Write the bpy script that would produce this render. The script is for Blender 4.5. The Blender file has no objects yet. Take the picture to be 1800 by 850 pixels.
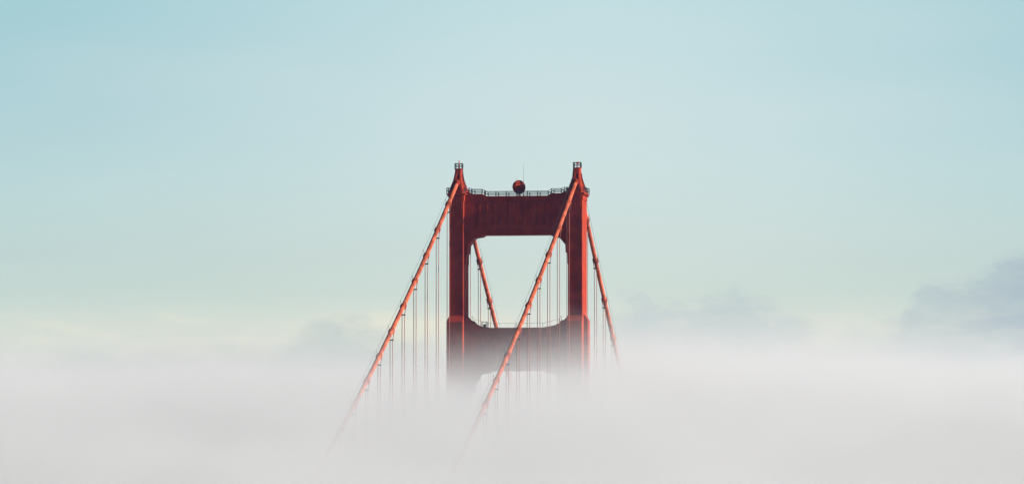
import bpy, math, random
from mathutils import Vector, Matrix

random.seed(7)
R = math.radians
scn = bpy.context.scene
col = scn.collection


def lin(r, g, b):
    f = lambda c: (c / 255 / 12.92) if c / 255 <= .04045 else ((c / 255 + .055) / 1.055) ** 2.4
    return (f(r), f(g), f(b), 1.0)


# ------------------------------------------------------------------ camera
YAW, PIT = .1501, .0520
cd = bpy.data.cameras.new('camera')
cam = bpy.data.objects.new('camera', cd)
col.objects.link(cam)
cam.location = (206.48, -1374.56, 137.93)
cam.rotation_euler = (math.pi / 2 + PIT, 0, YAW)
cd.sensor_width = 36
cd.lens = 213.73
cd.clip_start, cd.clip_end = 1, 60000
scn.camera = cam
scn.render.resolution_x, scn.render.resolution_y = 1024, 483

# ------------------------------------------------------------------ sun, exposure
EXPO = 1.15
SUN_EL, SUN_FRONT = 17.6, 1.6        # elevation; degrees in front of the bridge's transverse axis
sd = Vector((math.cos(R(SUN_EL)) * math.cos(R(SUN_FRONT)), -math.cos(R(SUN_EL)) * math.sin(R(SUN_FRONT)), math.sin(R(SUN_EL))))
sl = bpy.data.lights.new('sun', 'SUN')
sl.energy = 5.0
sl.angle = R(.5)
sl.color = (1, .98, .955)
so = bpy.data.objects.new('sun', sl)
col.objects.link(so)
so.rotation_euler = sd.to_track_quat('Z', 'Y').to_euler()
so.location = (300, 0, 400)

scn.view_settings.view_transform = 'Standard'
scn.view_settings.look = 'None'
scn.view_settings.gamma = 1
scn.view_settings.exposure = EXPO
scn.view_settings.use_curve_mapping = False

# ------------------------------------------------------------------ render quality
cy = scn.cycles
cy.use_adaptive_sampling = True
cy.adaptive_threshold = .02
cy.use_denoising = True
cy.max_bounces = 12
cy.diffuse_bounces = 3
cy.glossy_bounces = 2
cy.volume_bounces = 6
cy.volume_max_steps = 512
cy.sample_clamp_indirect = 4

# ------------------------------------------------------------------ sky
w = bpy.data.worlds.new('World')
scn.world = w
w.use_nodes = True
nt = w.node_tree
N, L = nt.nodes, nt.links
N.clear()


class G:
    """small node-graph builder"""
    def __init__(s, tree):
        s.t, s.N, s.L = tree, tree.nodes, tree.links

    def put(s, sock, v):
        if isinstance(v, bpy.types.NodeSocket):
            s.L.new(v, sock)
        elif v is not None:
            sock.default_value = v

    def m(s, op, a, b=None, c=None, clamp=False):
        n = s.N.new('ShaderNodeMath')
        n.operation = op
        n.use_clamp = clamp
        for i, v in enumerate((a, b, c)):
            s.put(n.inputs[i], v)
        return n.outputs[0]

    def vm(s, op, a, b=None):
        n = s.N.new('ShaderNodeVectorMath')
        n.operation = op
        s.put(n.inputs[0], a)
        s.put(n.inputs[1], b)
        return n.outputs['Value'] if op in ('DOT_PRODUCT', 'LENGTH') else n.outputs[0]

    def mr(s, v, a, b, c=0., d=1., smooth=True):
        n = s.N.new('ShaderNodeMapRange')
        n.interpolation_type = 'SMOOTHSTEP' if smooth else 'LINEAR'
        n.clamp = True if not smooth else True
        s.put(n.inputs[0], v)
        for i, q in enumerate((a, b, c, d)):
            s.put(n.inputs[i + 1], q)
        return n.outputs[0]

    def mix(s, f, a, b, mode='MIX'):
        n = s.N.new('ShaderNodeMix')
        n.data_type = 'RGBA'
        n.blend_type = mode
        s.put(n.inputs[0], f)
        s.put(n.inputs[6], a)
        s.put(n.inputs[7], b)
        return n.outputs[2]

    def ramp(s, v, stops, interp='EASE'):
        n = s.N.new('ShaderNodeValToRGB')
        n.color_ramp.interpolation = interp
        e = n.color_ramp.elements
        while len(e) > 1:
            e.remove(e[-1])
        for i, (p, c) in enumerate(stops):
            k = e[0] if i == 0 else e.new(p)
            k.position = p
            k.color = c if len(c) == 4 else (*c, 1)
        s.put(n.inputs[0], v)
        return n.outputs[0]

    def noise(s, vec, scale, detail=3, rough=.5):
        n = s.N.new('ShaderNodeTexNoise')
        n.inputs['Scale'].default_value = scale
        n.inputs['Detail'].default_value = detail
        n.inputs['Roughness'].default_value = rough
        s.put(n.inputs['Vector'], vec)
        return n.outputs[0]

    def xyz(s, v):
        n = s.N.new('ShaderNodeSeparateXYZ')
        s.put(n.inputs[0], v)
        return n.outputs

    def comb(s, x, y, z):
        n = s.N.new('ShaderNodeCombineXYZ')
        for i, v in enumerate((x, y, z)):
            s.put(n.inputs[i], v)
        return n.outputs[0]


g = G(nt)
tc = N.new('ShaderNodeTexCoord')
dirv = tc.outputs['Generated']
el = g.xyz(dirv)[2]
az = g.vm('DOT_PRODUCT', dirv, (math.cos(YAW), math.sin(YAW), 0))
fwd = g.vm('DOT_PRODUCT', dirv, (-math.sin(YAW), math.cos(YAW), 0))
E0, E1 = .015, .115
ep = lambda e: (e - E0) / (E1 - E0)
hz = g.ramp(g.mr(el, E0, E1, 0, 1, False), [
    (ep(.015), lin(210, 212, 212)), (ep(.026), lin(219, 220, 218)), (ep(.0319), lin(221, 221, 216)),
    (ep(.0352), lin(222, 224, 214)), (ep(.0385), lin(218, 223, 212)), (ep(.0412), lin(209, 220, 211)), (ep(.0440), lin(204, 218, 210)),
    (ep(.0497), lin(203, 218, 213)), (ep(.0572), lin(203, 221, 219)), (ep(.0637), lin(203, 222, 223)),
    (ep(.0740), lin(200, 221, 225)), (ep(.0918), lin(190, 218, 224)), (ep(.115), lin(172, 206, 220))], 'LINEAR')
# the sky is deeper and bluer away from the bright patch in the south
side = g.mr(g.m('ABSOLUTE', g.m('SUBTRACT', az, .012)), .0, .105)
up = g.mr(el, .030, .085, .25, 1.)
hz = g.mix(g.m('MULTIPLY', side, up), hz, g.mix(1., hz, (.70, .85, .885, 1), 'MULTIPLY'))
ci = g.noise(g.comb(g.m('MULTIPLY_ADD', el, 8, g.m('MULTIPLY', az, 14)), g.m('MULTIPLY', el, 70), 9.1), 1.0, 5, .55)
hz = g.mix(g.mr(ci, .40, .72, 0, .10), hz, lin(222, 228, 226))       # thin veil of high haze
gl = g.noise(g.comb(g.m('MULTIPLY', az, 38), g.m('MULTIPLY', el, 170), 5.2), 1.0, 4, .55)
glow = g.m('MULTIPLY', g.m('MULTIPLY', g.mr(el, .0425, .0385), g.mr(el, .0325, .0355)), g.mr(gl, .42, .68))
hz = g.mix(g.m('MULTIPLY', glow, .8), hz, lin(231, 230, 211))      # cream light breaking through low down
# far cloud banks lying low over the fog
cvec = g.comb(g.m('MULTIPLY', az, 60), g.m('MULTIPLY', el, 120), .37)
cn = g.noise(cvec, 1.0, 6, .58)
cn2 = g.noise(cvec, .42, 3, .5)
A = lambda x: (x / 1800)
EV = lambda y: ((981 - y) / 10686 - .02) / .05
gr = lambda v: (v, v, v, 1)
t = g.mr(az, -.0842, .0842, 0, 1, False)
top = g.ramp(t, [(A(0), gr(EV(640))), (A(260), gr(EV(600))), (A(470), gr(EV(598))), (A(590), gr(EV(548))), (A(670), gr(EV(538))), (A(800), gr(EV(600))),
                 (A(1050), gr(EV(540))), (A(1130), gr(EV(505))), (A(1260), gr(EV(525))), (A(1380), gr(EV(538))), (A(1460), gr(EV(585))),
                 (A(1550), gr(EV(570))), (A(1640), gr(EV(505))), (A(1800), gr(EV(440)))], 'EASE')
topn = N.new('ShaderNodeSeparateColor')
L.new(top, topn.inputs[0])
tope = g.m('MULTIPLY_ADD', topn.outputs[0], .05, .02)
tope = g.m('MULTIPLY_ADD', g.m('SUBTRACT', cn, .5), .0150, tope)
tope = g.m('MULTIPLY_ADD', g.m('SUBTRACT', g.noise(cvec, 2.6, 5, .62), .5), .0060, tope)
tope = g.m('MULTIPLY_ADD', g.m('SUBTRACT', cn2, .5), .008, tope)
body = g.mr(g.m('SUBTRACT', tope, el), -.0006, .0034)
low = g.mr(el, .0260, .0335)
opa = g.ramp(t, [(A(0), gr(0)), (A(200), gr(.5)), (A(380), gr(.35)), (A(590), gr(.8)), (A(700), gr(.6)), (A(860), gr(.1)), (A(1040), gr(.45)), (A(1140), gr(.95)), (A(1330), gr(.85)),
                 (A(1460), gr(.35)), (A(1620), gr(.7)), (A(1800), gr(1))], 'EASE')
opn = N.new('ShaderNodeSeparateColor')
L.new(opa, opn.inputs[0])
cn3 = g.noise(g.comb(g.m('MULTIPLY', az, 130), g.m('MULTIPLY', el, 330), 2.1), 1.0, 5, .6)
body = g.m('MULTIPLY', body, g.mr(cn3, .28, .62, .66, 1.))
cm = g.m('MULTIPLY', g.m('MULTIPLY', body, low), opn.outputs[0])
ccol = g.ramp(t, [(A(500), lin(191, 204, 201)), (A(1000), lin(189, 203, 204)), (A(1400), lin(189, 203, 205)), (A(1800), lin(174, 191, 198))], 'LINEAR')
hz = g.mix(cm, hz, ccol)

nish = N.new('ShaderNodeTexSky')
nish.sky_type = 'NISHITA'
nish.sun_disc = False
nish.sun_elevation = R(SUN_EL)
nish.sun_rotation = R(90 + SUN_FRONT)
nish.air_density, nish.dust_density, nish.ozone_density = 1.0, 1.5, 1.5
SKY = .05
haze_f = g.m('MULTIPLY', g.mr(fwd, .55, .95), g.mr(el, .10, .30, 1, 0))
bg = N.new('ShaderNodeBackground')
bg.inputs['Strength'].default_value = SKY
hk = 1.055 / (SKY * 2 ** EXPO)        # the sky near the sun is far brighter than the rest of the dome
hzs = g.vm('MULTIPLY', hz, (hk * .985, hk * .98, hk * .95))
dim = g.vm('MULTIPLY', nish.outputs[0], (.20, .22, .25))      # evening: the dome away from the bright patch is deep
L.new(g.mix(haze_f, dim, hzs), bg.inputs['Color'])
out = N.new('ShaderNodeOutputWorld')
L.new(bg.outputs[0], out.inputs['Surface'])


# ------------------------------------------------------------------ materials
def paint(name, rgb, rough=.5, var=.25, grime=.25, spec=.06):
    m = bpy.data.materials.new(name)
    m.use_nodes = True
    q = G(m.node_tree)
    b = m.node_tree.nodes['Principled BSDF']
    geo = q.N.new('ShaderNodeNewGeometry')
    p = geo.outputs['Position']
    n1 = q.noise(p, .35, 5, .6)
    streak = q.noise(q.vm('MULTIPLY', p, (1.6, 1.6, .09)), 1.0, 4, .6)
    dark = tuple(c * (1 - var) for c in rgb) + (1,)
    lite = tuple(min(1, c * (1 + var * .6)) for c in rgb) + (1,)
    c = q.mix(q.mr(n1, .3, .7), dark, lite)
    c = q.mix(q.mr(streak, .52, .75, 0, grime), c, (rgb[0] * .45, rgb[1] * .6, rgb[2] * .8, 1))
    q.L.new(c, b.inputs['Base Color'])
    b.inputs['Roughness'].default_value = rough
    b.inputs['Specular IOR Level'].default_value = spec
    bp = q.N.new('ShaderNodeBump')
    bp.inputs['Strength'].default_value = .25
    bp.inputs['Distance'].default_value = .02
    q.L.new(q.noise(p, 3.0, 3, .6), bp.inputs['Height'])
    q.L.new(bp.outputs[0], b.inputs['Normal'])
    return m


ORANGE = paint('orange_paint', (.232, .0235, .0075), .75)
CABLE = paint('cable_paint', (.37, .076, .033), .7, .5, .4)
ROPE = paint('rope_paint', (.24, .072, .052), .6, .3, .2)
GALV = paint('galvanised_steel', (.16, .165, .17), .5, .15, .1)
STEEL = paint('grey_steel', (.03, .03, .034), .5, .2, .2)
LENS = paint('red_lens', (.45, .05, .04), .25, .1, .0)


# ------------------------------------------------------------------ mesh helpers
class MB:
    def __init__(s):
        s.v, s.f = [], []

    def add(s, vs, fs):
        o = len(s.v)
        s.v += [tuple(p) for p in vs]
        s.f += [tuple(i + o for i in q) for q in fs]
        return s

    def box(s, x0, x1, y0, y1, z0, z1):
        vs = [(x, y, z) for z in (z0, z1) for y in (y0, y1) for x in (x0, x1)]
        return s.add(vs, [(0, 2, 3, 1), (4, 5, 7, 6), (0, 1, 5, 4), (1, 3, 7, 5), (3, 2, 6, 7), (2, 0, 4, 6)])

    def prism_xz(s, poly, y0, y1):
        """polygon in XZ (counter-clockwise seen from -Y) extruded along Y"""
        n = len(poly)
        vs = [(x, y0, z) for x, z in poly] + [(x, y1, z) for x, z in poly]
        fs = [tuple(range(n)), tuple(range(2 * n - 1, n - 1, -1))]
        fs += [(i, i + n, (i + 1) % n + n, (i + 1) % n) for i in range(n)]
        return s.add(vs, fs)

    def loft(s, rings, cap=True):
        n = len(rings[0])
        vs = [p for r in rings for p in r]
        fs = []
        for k in range(len(rings) - 1):
            for i in range(n):
                j = (i + 1) % n
                fs.append((k * n + i, k * n + j, (k + 1) * n + j, (k + 1) * n + i))
        if cap:
            fs.append(tuple(range(n - 1, -1, -1)))
            fs.append(tuple(range((len(rings) - 1) * n, len(rings) * n)))
        return s.add(vs, fs)

    def tube(s, pts, r, n=8):
        pts = [Vector(p) for p in pts]
        rings = []
        for i, p in enumerate(pts):
            a = (pts[min(i + 1, len(pts) - 1)] - pts[max(i - 1, 0)]).normalized()
            ref = Vector((1, 0, 0)) if abs(a.x) < .9 else Vector((0, 1, 0))
            u = (ref - a * ref.dot(a)).normalized()
            v = a.cross(u)
            rr = r[i] if isinstance(r, (list, tuple)) else r
            rings.append([p + (u * math.cos(k * 2 * math.pi / n) + v * math.sin(k * 2 * math.pi / n)) * rr for k in range(n)])
        return s.loft(rings)

    def build(s, name, mat, parent=None, smooth=False, bevel=0):
        me = bpy.data.meshes.new(name)
        me.from_pydata(s.v, [], s.f)
        me.update()
        if smooth:
            for p in me.polygons:
                p.use_smooth = len(p.vertices) == 4
        me.materials.append(mat)
        o = bpy.data.objects.new(name, me)
        col.objects.link(o)
        if bevel:
            b = o.modifiers.new('bevel', 'BEVEL')
            b.width = bevel
            b.segments = 1
            b.limit_method = 'ANGLE'
        if parent:
            o.parent = parent
        return o


def empty(name, loc=(0, 0, 0)):
    o = bpy.data.objects.new(name, None)
    o.location = loc
    o.empty_display_size = 1
    col.objects.link(o)
    return o


def tag(o, label=None, cat=None, group=None, kind=None):
    for k, v in (('label', label), ('category', cat), ('group', group), ('kind', kind)):
        if v:
            o[k] = v
    return o


# ------------------------------------------------------------------ water
def water():
    m = bpy.data.materials.new('sea_water')
    m.use_nodes = True
    q = G(m.node_tree)
    b = m.node_tree.nodes['Principled BSDF']
    b.inputs['Base Color'].default_value = (.02, .045, .055, 1)
    b.inputs['Roughness'].default_value = .12
    bp = q.N.new('ShaderNodeBump')
    bp.inputs['Strength'].default_value = .4
    geo = q.N.new('ShaderNodeNewGeometry')
    q.L.new(q.noise(geo.outputs['Position'], .12, 5, .6), bp.inputs['Height'])
    q.L.new(bp.outputs[0], b.inputs['Normal'])
    s = 30000
    o = MB().add([(-s, -s, 0), (s, -s, 0), (s, s, 0), (-s, s, 0)], [(0, 1, 2, 3)]).build('water', m)
    tag(o, kind='structure')


water()

# ------------------------------------------------------------------ bridge tower
CX = 13.716          # cable plane, half the spacing of the two main cables
ZS = 225.0           # cable height over the saddle
tower = empty('bridge_tower')
tag(tower, 'orange bridge tower with two stepped legs and fluted cross struts, rising out of fog', 'bridge tower')


def leg_mesh():
    b = MB()
    # lower shaft: cross-shaped plan, chamfered shoulders
    def cell(hx, hy, z0, z1, sh=1.2, tx=0, ty=0):
        r = [[(-hx, -hy, z0), (hx, -hy, z0), (hx, hy, z0), (-hx, hy, z0)],
             [(-hx, -hy, z1 - sh), (hx, -hy, z1 - sh), (hx, hy, z1 - sh), (-hx, hy, z1 - sh)]]
        if sh:
            ax, ay = hx - tx, hy - ty
            r.append([(-ax, -ay, z1), (ax, -ay, z1), (ax, ay, z1), (-ax, ay, z1)])
        b.loft(r)
    cell(2.9, 6.2, -3, 150, 1.5, .6, .6)
    cell(1.70, 5.15, 140, 193.3, 1.4, .02, 1.27)
    cell(2.62, 1.72, 140, 193.7, 1.5, .9, 0.)
    # upper shaft
    cell(1.645, 3.85, 190, 221.0, 0)
    # narrow pilaster plates and flutes on the faces towards and away from the water
    for s in (-1, 1):
        for x0, x1 in ((-1.60, -1.30), (1.30, 1.60)):
            y0, y1 = sorted((s * 3.84, s * 3.90))
            b.box(x0, x1, y0, y1, 193.9, 217.6)
        y0, y1 = sorted((s * 3.84, s * 3.93))
        b.box(-1.62, 1.62, y0, y1, 217.75, 217.95)
        for k in range(5):
            x = -1.2 + k * .6
            y0, y1 = sorted((s * 3.84, s * 3.96))
            b.box(x - .13, x + .13, y0, y1, 218.1, 220.7)
        for z in (196.5, 200.5, 204.5, 208.5, 212.5, 216.):
            y0, y1 = sorted((s * 3.84, s * 3.865))
            b.box(-1.29, 1.29, y0, y1, z, z + .12)
        for z in (150.4, 159, 167, 175, 183, 190):
            y0, y1 = sorted((s * 5.14, s * 5.17))
            b.box(-1.68, 1.68, y0, y1, z, z + .12)
    for s in (-1, 1):        # seams on the broad side faces
        for z in (197, 203, 209, 215):
            x0, x1 = sorted((s * 1.64, s * 1.665))
            b.box(x0, x1, -3.83, 3.83, z, z + .12)
        # stepped head flaring under the platform
        x0, x1 = sorted((s * 1.64, s * 1.80))
        b.box(x0, x1, -3.7, 3.7, 219.6, 221.0)
    return b


leg = leg_mesh().build('leg', ORANGE, tower, bevel=.03)
leg.location = (-CX, 0, 0)
leg2 = leg.copy()
leg2.location = (CX, 0, 0)
col.objects.link(leg2)
leg2.parent = tower


def strut(topp, botp, y, zr0, zr1, xr, zt, zb):
    """portal strut: half outlines given for +x, mirrored; fluted panel on both faces"""
    pts = [(x, z) for x, z in botp] + [(x, z) for x, z in reversed(topp)]     # right half, bottom centre -> leg -> top centre
    full = [(-x, z) for x, z in reversed(botp)] + [(x, z) for x, z in botp] + [(x, z) for x, z in reversed(topp)] + [(-x, z) for x, z in topp]
    b = MB().prism_xz(full, -y, y)
    xe = 12.02
    for s in (-1, 1):
        y0, y1 = sorted((s * (y - .01), s * (y + .22)))
        b.box(-xe, xe, y0, y1, zt - 1.15, zt - .12)            # top fascia
        y0, y1 = sorted((s * (y - .01), s * (y + .30)))
        b.box(-7.0, 7.0, y0, y1, zt - .30, zt - .02)
        y0, y1 = sorted((s * (y - .01), s * (y + .16)))
        b.box(-8.2, 8.2, y0, y1, zb + .12, zb + .85)           # bottom chord
        ya, yb = sorted((s * (y - .01), s * (y + .42)))
        b.box(-xe, -xr - .35, ya, yb, zr0 - .30, zr1 + .28)
        b.box(xr + .35, xe, ya, yb, zr0 - .30, zr1 + .28)       # side frames of the recessed panel
        b.box(-xr - .36, xr + .36, ya, yb - .01 if s > 0 else yb, zr1 + .02, zr1 + .27)
        n = 11
        for k in range(n):                                     # folded flutes
            x = -xr + (k + .5) * 2 * xr / n
            hw = .52
            ya, yb = s * (y - .02), s * (y + .40)
            vs = [(x - hw, ya, zr0), (x + hw, ya, zr0), (x, yb, zr0), (x - hw, ya, zr1), (x + hw, ya, zr1), (x, yb, zr1)]
            b.add(vs, [(0, 1, 2), (3, 5, 4), (0, 2, 5, 3), (1, 4, 5, 2), (0, 3, 4, 1)])
    return b


XI = 12.09
strut([(7.25, 220.72), (8.05, 221.24), (10.3, 221.26), (11.15, 221.6), (XI, 221.6)],
      [(7.7, 211.8), (8.2, 211.42), (9.8, 211.2), (11.2, 209.5), (11.3, 207.7), (11.68, 207.5), (11.72, 205.1), (XI, 204.9)],
      2.15, 214.0, 219.1, 9.3, 220.72, 211.8).build('portal_strut', ORANGE, tower)
strut([(6.05, 190.6), (7.1, 190.8), (8.6, 191.05), (9.8, 191.55), (10.35, 192.25), (10.95, 192.3), (XI, 193.55)],
      [(6.1, 180.78), (6.6, 180.36), (8.3, 180.17), (9.1, 179.65), (9.25, 178.7), (9.95, 178.0), (10.1, 176.2), (XI, 174.4)],
      2.4, 183.0, 188.6, 8.8, 190.6, 180.78).build('portal_strut', ORANGE, tower)


# railings ---------------------------------------------------------
def railing(parent, paths, h, levels, post_every, r=.05, name='railing', mat=STEEL):
    b = MB()
    rl = None
    posts = []
    for path in paths:
        for lv in levels:
            b.tube([(p[0], p[1], p[2] + h * lv) for p in path], r, 6)
        for i in range(len(path) - 1):
            a, c = Vector(path[i]), Vector(path[i + 1])
            k = max(1, round((c - a).length / post_every))
            for j in range(k + (i == len(path) - 2)):
                posts.append(a.lerp(c, j / k))
    rl = b.build(name, mat, parent)
    seen = set()
    for p in posts:
        key = tuple(round(q, 2) for q in p)
        if key in seen:
            continue
        seen.add(key)
        MB().box(p.x - r * 1.2, p.x + r * 1.2, p.y - r * 1.2, p.y + r * 1.2, p.z - .03, p.z + h).build('post', mat, rl)
    return rl


for y in (-1.95, 1.95):
    railing(tower, [[(-11.1, y, 221.6), (-10.3, y, 221.26), (-8.05, y, 221.24), (-7.25, y, 220.72), (7.25, y, 220.72), (8.05, y, 221.24), (10.3, y, 221.26), (11.1, y, 221.6)]],
            1.05, (.5, 1.0), 2.45, .075)
railing(tower, [[(-10.3, -2.2, 192.25), (-9.8, -2.2, 191.55), (-7.1, -2.2, 190.8), (-6.05, -2.2, 190.6), (6.05, -2.2, 190.6), (7.1, -2.2, 190.8), (9.8, -2.2, 191.55), (10.3, -2.2, 192.25)]],
        1.0, (1.0,), 6.0, .03)
b = MB()          # small lamp cage standing on the lower strut
for x in (-8.3, -7.1):
    for y in (-1.0, .2):
        b.box(x - .04, x + .04, y - .04, y + .04, 190.8, 192.0)
for z in (191.4, 192.0):
    b.tube([(-8.3, -1, z), (-7.1, -1, z), (-7.1, .2, z), (-8.3, .2, z), (-8.3, -1, z)], .045, 6)
b.box(-7.95, -7.45, -.7, -.1, 190.8, 191.5)
b.build('equipment_cage', STEEL, tower)


# saddle housings ------------------------------------------------------
def rect(hx, hy, z, cut=.25):
    c = min(hx, hy) * cut
    return [(-hx + c, -hy, z), (hx - c, -hy, z), (hx, -hy + c, z), (hx, hy - c, z), (hx - c, hy, z), (-hx + c, hy, z), (-hx, hy - c, z), (-hx, -hy + c, z)]


def head(sx, spire):
    """what crowns one leg: walkway, saddle housing, lookout basket, ladder"""
    x = sx * CX
    d = MB()
    d.box(x - 2.2, x + 2.2, -4.4, 4.4, 221.0, 221.28)
    for k in range(6):
        y = -3.6 + k * 1.44
        d.box(x + sx * 1.8 - .3, x + sx * 1.8 + .3, y - .08, y + .08, 220.55, 221.0)
    d.build('walkway', ORANGE, tower, bevel=.03)
    xo, xi = x + sx * 2.12, x - sx * 1.9
    railing(tower, [[(x + sx * .9, -4.3, 221.28), (xo, -4.3, 221.28), (xo, 4.3, 221.28), (x + sx * .9, 4.3, 221.28)],
                    ], 1.25, (.5, 1.0), 2.15, .07)
    for ya, yb in ((-4.3, -2.1), (2.1, 4.3)):
        railing(tower, [[(xi, ya, 221.28), (xi, yb, 221.28)]], 1.25, (.5, 1.0), 2.2, .07)
    h = MB()
    prof = [(221.28, 1.86, 3.7), (222.05, 1.86, 3.6), (222.1, 1.74, 3.45), (222.6, 1.62, 3.2), (223.1, 1.46, 2.95), (223.7, 1.24, 2.65), (224.4, 1.03, 2.3), (225.1, .89, 1.85), (225.9, .80, 1.35), (227.0, .75, 1.05)]
    h.loft([rect(a, c, z) for z, a, c in prof])
    for yf in (-.5, 0, .5):                                        # stiffener fins down the flanks
        h.loft([rect(a + .14, .05, z) for z, a, c in prof[1:9]])
        for i in range(len(h.v) - 64, len(h.v)):
            zz = h.v[i][2]
            cc = next(c for z, a, c in prof if abs(z - zz) < 1e-6)
            h.v[i] = (h.v[i][0], h.v[i][1] + yf * cc, zz)
    for xf in (-.55, .55):
        h.loft([rect(.05, c + .12, z) for z, a, c in prof[1:9]])
        for i in range(len(h.v) - 64, len(h.v)):
            zz = h.v[i][2]
            aa = next(a for z, a, c in prof if abs(z - zz) < 1e-6)
            h.v[i] = (h.v[i][0] + xf * aa, h.v[i][1], zz)
    for p in range(len(h.v)):
        q = h.v[p]
        h.v[p] = (q[0] + x, q[1], q[2])
    ho = h.build('saddle_housing', ORANGE, tower, bevel=.05)
    for s, sl_ in ((-1, .449), (1, .587)):                         # collars where the cable runs in
        cz = lambda yy: ZS - sl_ * abs(yy) - .12
        MB().tube([(x, s * 1.6, cz(1.6)), (x, s * 3.2, cz(3.2)), (x, s * 3.2, cz(3.2)), (x, s * 3.9, cz(3.9))], [.66, .66, .60, .60], 20).build('cable_collar', ORANGE, ho, smooth=True)
    k = MB()
    k.box(x - .86, x + .86, -1.08, 1.08, 227.0, 227.16)
    ba = k.build('lookout_basket', ORANGE, tower)
    rb = MB()
    for z in (227.74, 228.32):
        rb.tube([(x - .8, -1.0, z), (x + .8, -1.0, z), (x + .8, 1.0, z), (x - .8, 1.0, z), (x - .8, -1.0, z)], .085, 6)
    for px in (-.8, 0, .8):
        for py in (-1.0, 1.0):
            rb.box(x + px - .06, x + px + .06, py - .06, py + .06, 227.16, 228.32)
    for px in (-.8, .8):
        rb.box(x + px - .06, x + px + .06, -.06, .06, 227.16, 228.32)
    rb.build('railing', STEEL, ba)
    if spire:
        MB().tube([(x + .05, 0, 227.16), (x + .05, 0, 228.7), (x + .05, 0, 228.72), (x + .05, 0, 229.05)], [.09, .09, .14, .10], 10).build('warning_light', LENS, ba)
    else:
        MB().tube([(x + .1, .2, 227.16), (x + .1, .2, 228.0), (x + .1, .2, 228.02), (x + .1, .2, 228.5)], [.09, .09, .22, .22], 10).build('warning_light', LENS, ba)
    # ladder from the inner walkway up to the basket
    la = MB()
    top_, bot = Vector((x - sx * .9, -.2, 227.0)), Vector((x - sx * 2.0, -.2, 221.5))
    mid = Vector((x - sx * 1.15, -.2, 224.4))
    for dy in (-.25, .25):
        la.tube([bot + Vector((0, dy, 0)), mid + Vector((0, dy, 0)), top_ + Vector((0, dy, 0))], .04, 6)
    for j in range(16):
        f = j / 15
        p = bot.lerp(mid, f * 2) if f < .5 else mid.lerp(top_, f * 2 - 1)
        la.tube([p + Vector((0, -.25, 0)), p + Vector((0, .25, 0))], .025, 5)
    la.box(x - sx * 1.15 - .35, x - sx * 1.15 + .2, -.5, .1, 224.4, 224.48)
    la.build('ladder', STEEL, tower)


head(-1, True)
head(1, False)

# ------------------------------------------------------------------ main cables
SPAN, SIDE = 1280., 343.
AN, AF = .4530, .5880


def cz(y):
    s = abs(y)
    return ZS - AN * s + AN / SPAN * s * s if y < 0 else ZS - AF * s + .12 / SIDE * s * s


def tang(y):
    return Vector((0, 1, (cz(y + .5) - cz(y - .5)))).normalized()


PANEL = 15.24


def band_mesh():
    b = MB()
    n = 20
    prof = [(-.72, .50), (-.70, .60), (-.58, .60), (-.56, .555), (.56, .555), (.58, .60), (.70, .60), (.72, .50)]
    b.loft([[(math.cos(k * 2 * math.pi / n) * r, y, math.sin(k * 2 * math.pi / n) * r) for k in range(n)][::-1] for y, r in prof])
    for s in (-1, 1):                     # bolted flange along each side
        b.box(*sorted((s * .52, s * .68)), -.6, .6, -.10, .10)
        for k in range(4):
            y = -.45 + k * .3
            b.box(*sorted((s * .57, s * .67)), y - .06, y + .06, -.2, .2)
    for y in (-.22, .22):                 # grooves' raised lips that carry the ropes
        b.loft([[(math.cos(k * 2 * math.pi / n) * r, y + dy, math.sin(k * 2 * math.pi / n) * r) for k in range(n)][::-1] for dy, r in ((-.08, .55), (-.06, .63), (.06, .63), (.08, .55))])
    return b


band_proto = band_mesh().build('cable_band', CABLE)
bands_used = False


def cable(sx, label):
    global bands_used
    x = sx * CX
    ys = [-440 + 4 * k for k in range(110)] + [0 - 3, -2, -1, 0, 1, 2, 3] + [4 + 4 * k for k in range(53)]
    ys = sorted(set(y for y in ys))
    b = MB().tube([(x, y, cz(y) if abs(y) > 2.5 else ZS - .45 - .12 * abs(y) ** 1.0 * 2) for y in ys], .475, 24)
    c = b.build('main_cable', CABLE, smooth=True)
    tag(c, label, 'suspension cable', 'main cables of the bridge')
    for k in list(range(-13, 0)) + list(range(1, 7)):
        y = k * PANEL
        if not bands_used:
            o = band_proto
            bands_used = True
        else:
            o = band_proto.copy()
            col.objects.link(o)
        o.parent = c
        t_ = tang(y)
        o.matrix_local = Matrix.Translation((x, y, cz(y))) @ t_.to_track_quat('Y', 'Z').to_matrix().to_4x4()
    for s in (-1, 1):                     # hand ropes beside and above the cable
        for lo, hi in ((-205, -4.5), (4.5, 95)):
            pts = []
            y = lo
            while y < hi + .01:
                ph = (abs(y) / PANEL) % 1
                sag = .16 * 4 * ph * (1 - ph)
                pts.append((x + s * .62, y, cz(y) + 1.25 - sag))
                y += PANEL / 4
            hb = MB().tube(pts, .028, 6)
            for k in range(-13, 7):
                yy = k * PANEL
                if k and lo < yy < hi:
                    hb.tube([(x + s * .45, yy, cz(yy) + .35), (x + s * .62, yy, cz(yy) + 1.28)], .035, 6)
            hb.build('hand_rope', STEEL, c)
    return c


cable(-1, 'orange main cable sloping from the left tower leg down into the fog')
cable(1, 'orange main cable from the right tower leg, crossing in front of the struts')


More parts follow.
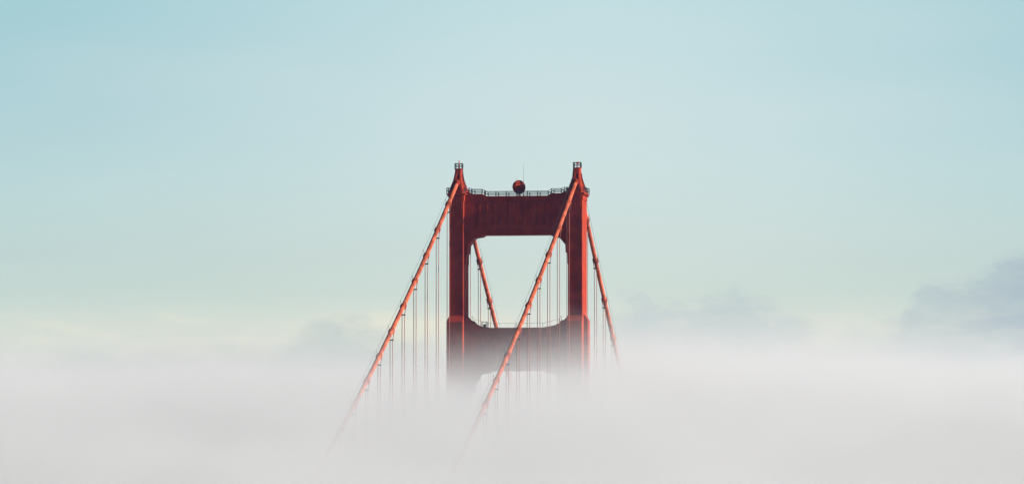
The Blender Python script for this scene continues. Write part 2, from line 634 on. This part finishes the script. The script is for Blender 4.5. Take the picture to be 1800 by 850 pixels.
# ------------------------------------------------------------------ suspender ropes
def hanger_meshes(L_):
    """origin on the cable axis; four rope legs hang in two close pairs"""
    ropes = []
    for sx in (-1, 1):
        b = MB()
        for dy in (-.16, .16):
            b.tube([(sx * .57, dy, .0), (sx * .55, dy, -.35), (sx * .31, dy * .9, -1.75), (sx * .27, dy * .8, -2.1), (sx * .27, dy * .8, -L_)], .05, 6)
        ropes.append(b)
    cl = MB()
    cl.box(-.42, .42, -.24, .24, -1.98, -1.72)
    cl.box(-.48, -.40, -.17, .17, -1.95, -1.75)
    cl.box(.40, .48, -.17, .17, -1.95, -1.75)
    return ropes, cl


ORD = ['first', 'second', 'third', 'fourth', 'fifth', 'sixth', 'seventh', 'eighth', 'ninth', 'tenth', 'eleventh', 'twelfth']
clamp_me = None
for sx, nm in ((-1, 'left'), (1, 'right')):
    for k in list(range(-11, 0)) + list(range(1, 5)):
        if sx < 0 and k > 3:
            continue
        y = k * PANEL
        L_ = cz(y) - 78
        h = empty('suspender_rope', (sx * CX, y, cz(y)))
        where = 'near the viewer' if k < 0 else 'behind the tower'
        side_ = 'in front of' if k < 0 else 'behind'
        tag(h, f'{ORD[abs(k) - 1]} pair of ropes out from the {nm} leg, hanging {side_} the tower',
            'suspender rope', 'suspender ropes hanging from the main cables')
        ropes, cl = hanger_meshes(L_)
        for rb in ropes:
            rb.build('rope', ROPE, h)
        if clamp_me is None:
            o = cl.build('clamp', STEEL, h)
            clamp_me = o.data
        else:
            o = bpy.data.objects.new('clamp', clamp_me)
            col.objects.link(o)
            o.parent = h

# ------------------------------------------------------------------ round antenna and whip masts on the top strut
ant = empty('drum_antenna', (.05, .5, 220.72))
tag(ant, 'round drum antenna with a smooth cover standing on top of the upper strut', 'antenna')
nrm = Vector((.60, -.80, .12)).normalized()
rot = nrm.to_track_quat('Y', 'Z').to_matrix().to_4x4()
n = 40


def drum(prof):
    b = MB()
    b.loft([[(math.cos(k * 2 * math.pi / n) * r, y, math.sin(k * 2 * math.pi / n) * r) for k in range(n)][::-1] for y, r in prof])
    return b


for nm_, prof in (('drum', [(-.75, .45), (-.62, .95), (-.42, 1.32), (-.15, 1.54), (.30, 1.56), (.32, 1.58), (.42, 1.58), (.43, 1.53)]),
                  ('cover', [(.40, 1.50), (.46, 1.50), (.52, 1.1), (.55, .6), (.56, .05)])):
    o = drum(prof).build(nm_, ORANGE, ant, smooth=True)
    o.matrix_local = Matrix.Translation((0, 0, 2.12)) @ rot
b = MB()
b.tube([(.05, .45, 0), (.05, .45, 2.1)], .16, 12)
b.box(-.45, .55, -.05, .95, -.01, .18)
b.tube([(-.35, .0, .1), (-.1, .35, 1.3)], .07, 8)
b.tube([(.45, .0, .1), (.2, .35, 1.3)], .07, 8)
b.build('mount', STEEL, ant)
MB().tube([(-.52, .4, 2.1), (-.52, .4, 4.35)], .035, 6).build('rod', GALV, ant)

wm = empty('whip_mast', (1.05, 1.6, 220.72))
tag(wm, 'thin tall whip mast rising behind the round antenna', 'mast')
MB().tube([(0, 0, 0), (0, 0, 3.9), (0, 0, 3.95), (0, 0, 6.6), (0, 0, 7.6)], [.055, .05, .032, .028, .015], 8).build('rod', GALV, wm)
b = MB()
b.box(-.2, .2, -.2, .2, -.01, .12)
b.tube([(0, 0, .1), (0, 0, .5)], .11, 8)
b.build('base', STEEL, wm)


# ------------------------------------------------------------------ fog bank
FOG_C, FOG_G = (.79, .790, .782, 1), .22
F_Y, F_S, CAP = -150., .09, 2.3


def fog():
    m = bpy.data.materials.new('fog_volume')
    m.use_nodes = True
    q = G(m.node_tree)
    q.N.clear()
    geo = q.N.new('ShaderNodeNewGeometry')
    P = geo.outputs['Position']
    x, y, z = q.xyz(P)
    # height below the fog's undulating top, which climbs gently away to the south
    top = q.m('MULTIPLY_ADD', q.m('MINIMUM', y, 40), .026, 182.6)
    top = q.m('MULTIPLY_ADD', q.m('MAXIMUM', q.m('SUBTRACT', y, 40), 0), .0125, top)
    top = q.m('ADD', top, q.m('MULTIPLY', q.m('MULTIPLY', q.mr(x, -4, 15, -.6, 7.6), q.mr(x, 25, 80, 1., .3)), q.m('MULTIPLY', q.mr(y, -110, -30), q.mr(y, 90, 300, 1., .2))))
    front = q.m('MAXIMUM', q.m('SUBTRACT', F_Y, y), 0.)             # the bank slopes down towards the strait
    top = q.m('MULTIPLY_ADD', front, -F_S, top)
    ns = q.noise(q.vm('MULTIPLY', P, (.022, .012, .035)), 1.0, 2, .55)
    top = q.m('MULTIPLY_ADD', q.m('SUBTRACT', ns, .5), 13., top)
    wisp = q.noise(q.vm('MULTIPLY', P, (.075, .030, .10)), 1.0, 3, .6)   # torn curls round the tower and in the top layer
    top = q.m('MULTIPLY_ADD', q.m('SUBTRACT', wisp, .5), 9., top)
    d = q.m('DIVIDE', q.m('SUBTRACT', top, z), 4.3)
    dens = q.m('MULTIPLY', .0027, q.m('POWER', 2.71828, q.m('MINIMUM', d, CAP)))
    dens = q.m('MULTIPLY', dens, q.mr(d, -2.6, -.6))          # upper surface fades out
    dens = q.m('MULTIPLY', dens, q.mr(y, -980, -800))
    dens = q.m('ADD', dens, 3.0e-5)                            # thin haze in the clear air
    sc = q.N.new('ShaderNodeVolumePrincipled')
    sc.inputs['Absorption Color'].default_value = (0, 0, 0, 1)
    q.L.new(q.mix(q.mr(dens, 3e-5, 3e-4), (.42, .50, .98, 1), FOG_C), sc.inputs['Color'])   # clear-air haze scatters blue, droplets white
    sc.inputs['Anisotropy'].default_value = FOG_G
    q.L.new(dens, sc.inputs['Density'])
    o_ = q.N.new('ShaderNodeOutputMaterial')
    q.L.new(sc.outputs[0], o_.inputs['Volume'])
    m.cycles.volume_step_rate = .25
    o = MB().box(-420, 420, -985, 900, -1, 250).build('fog', m)
    tag(o, kind='stuff')


fog()
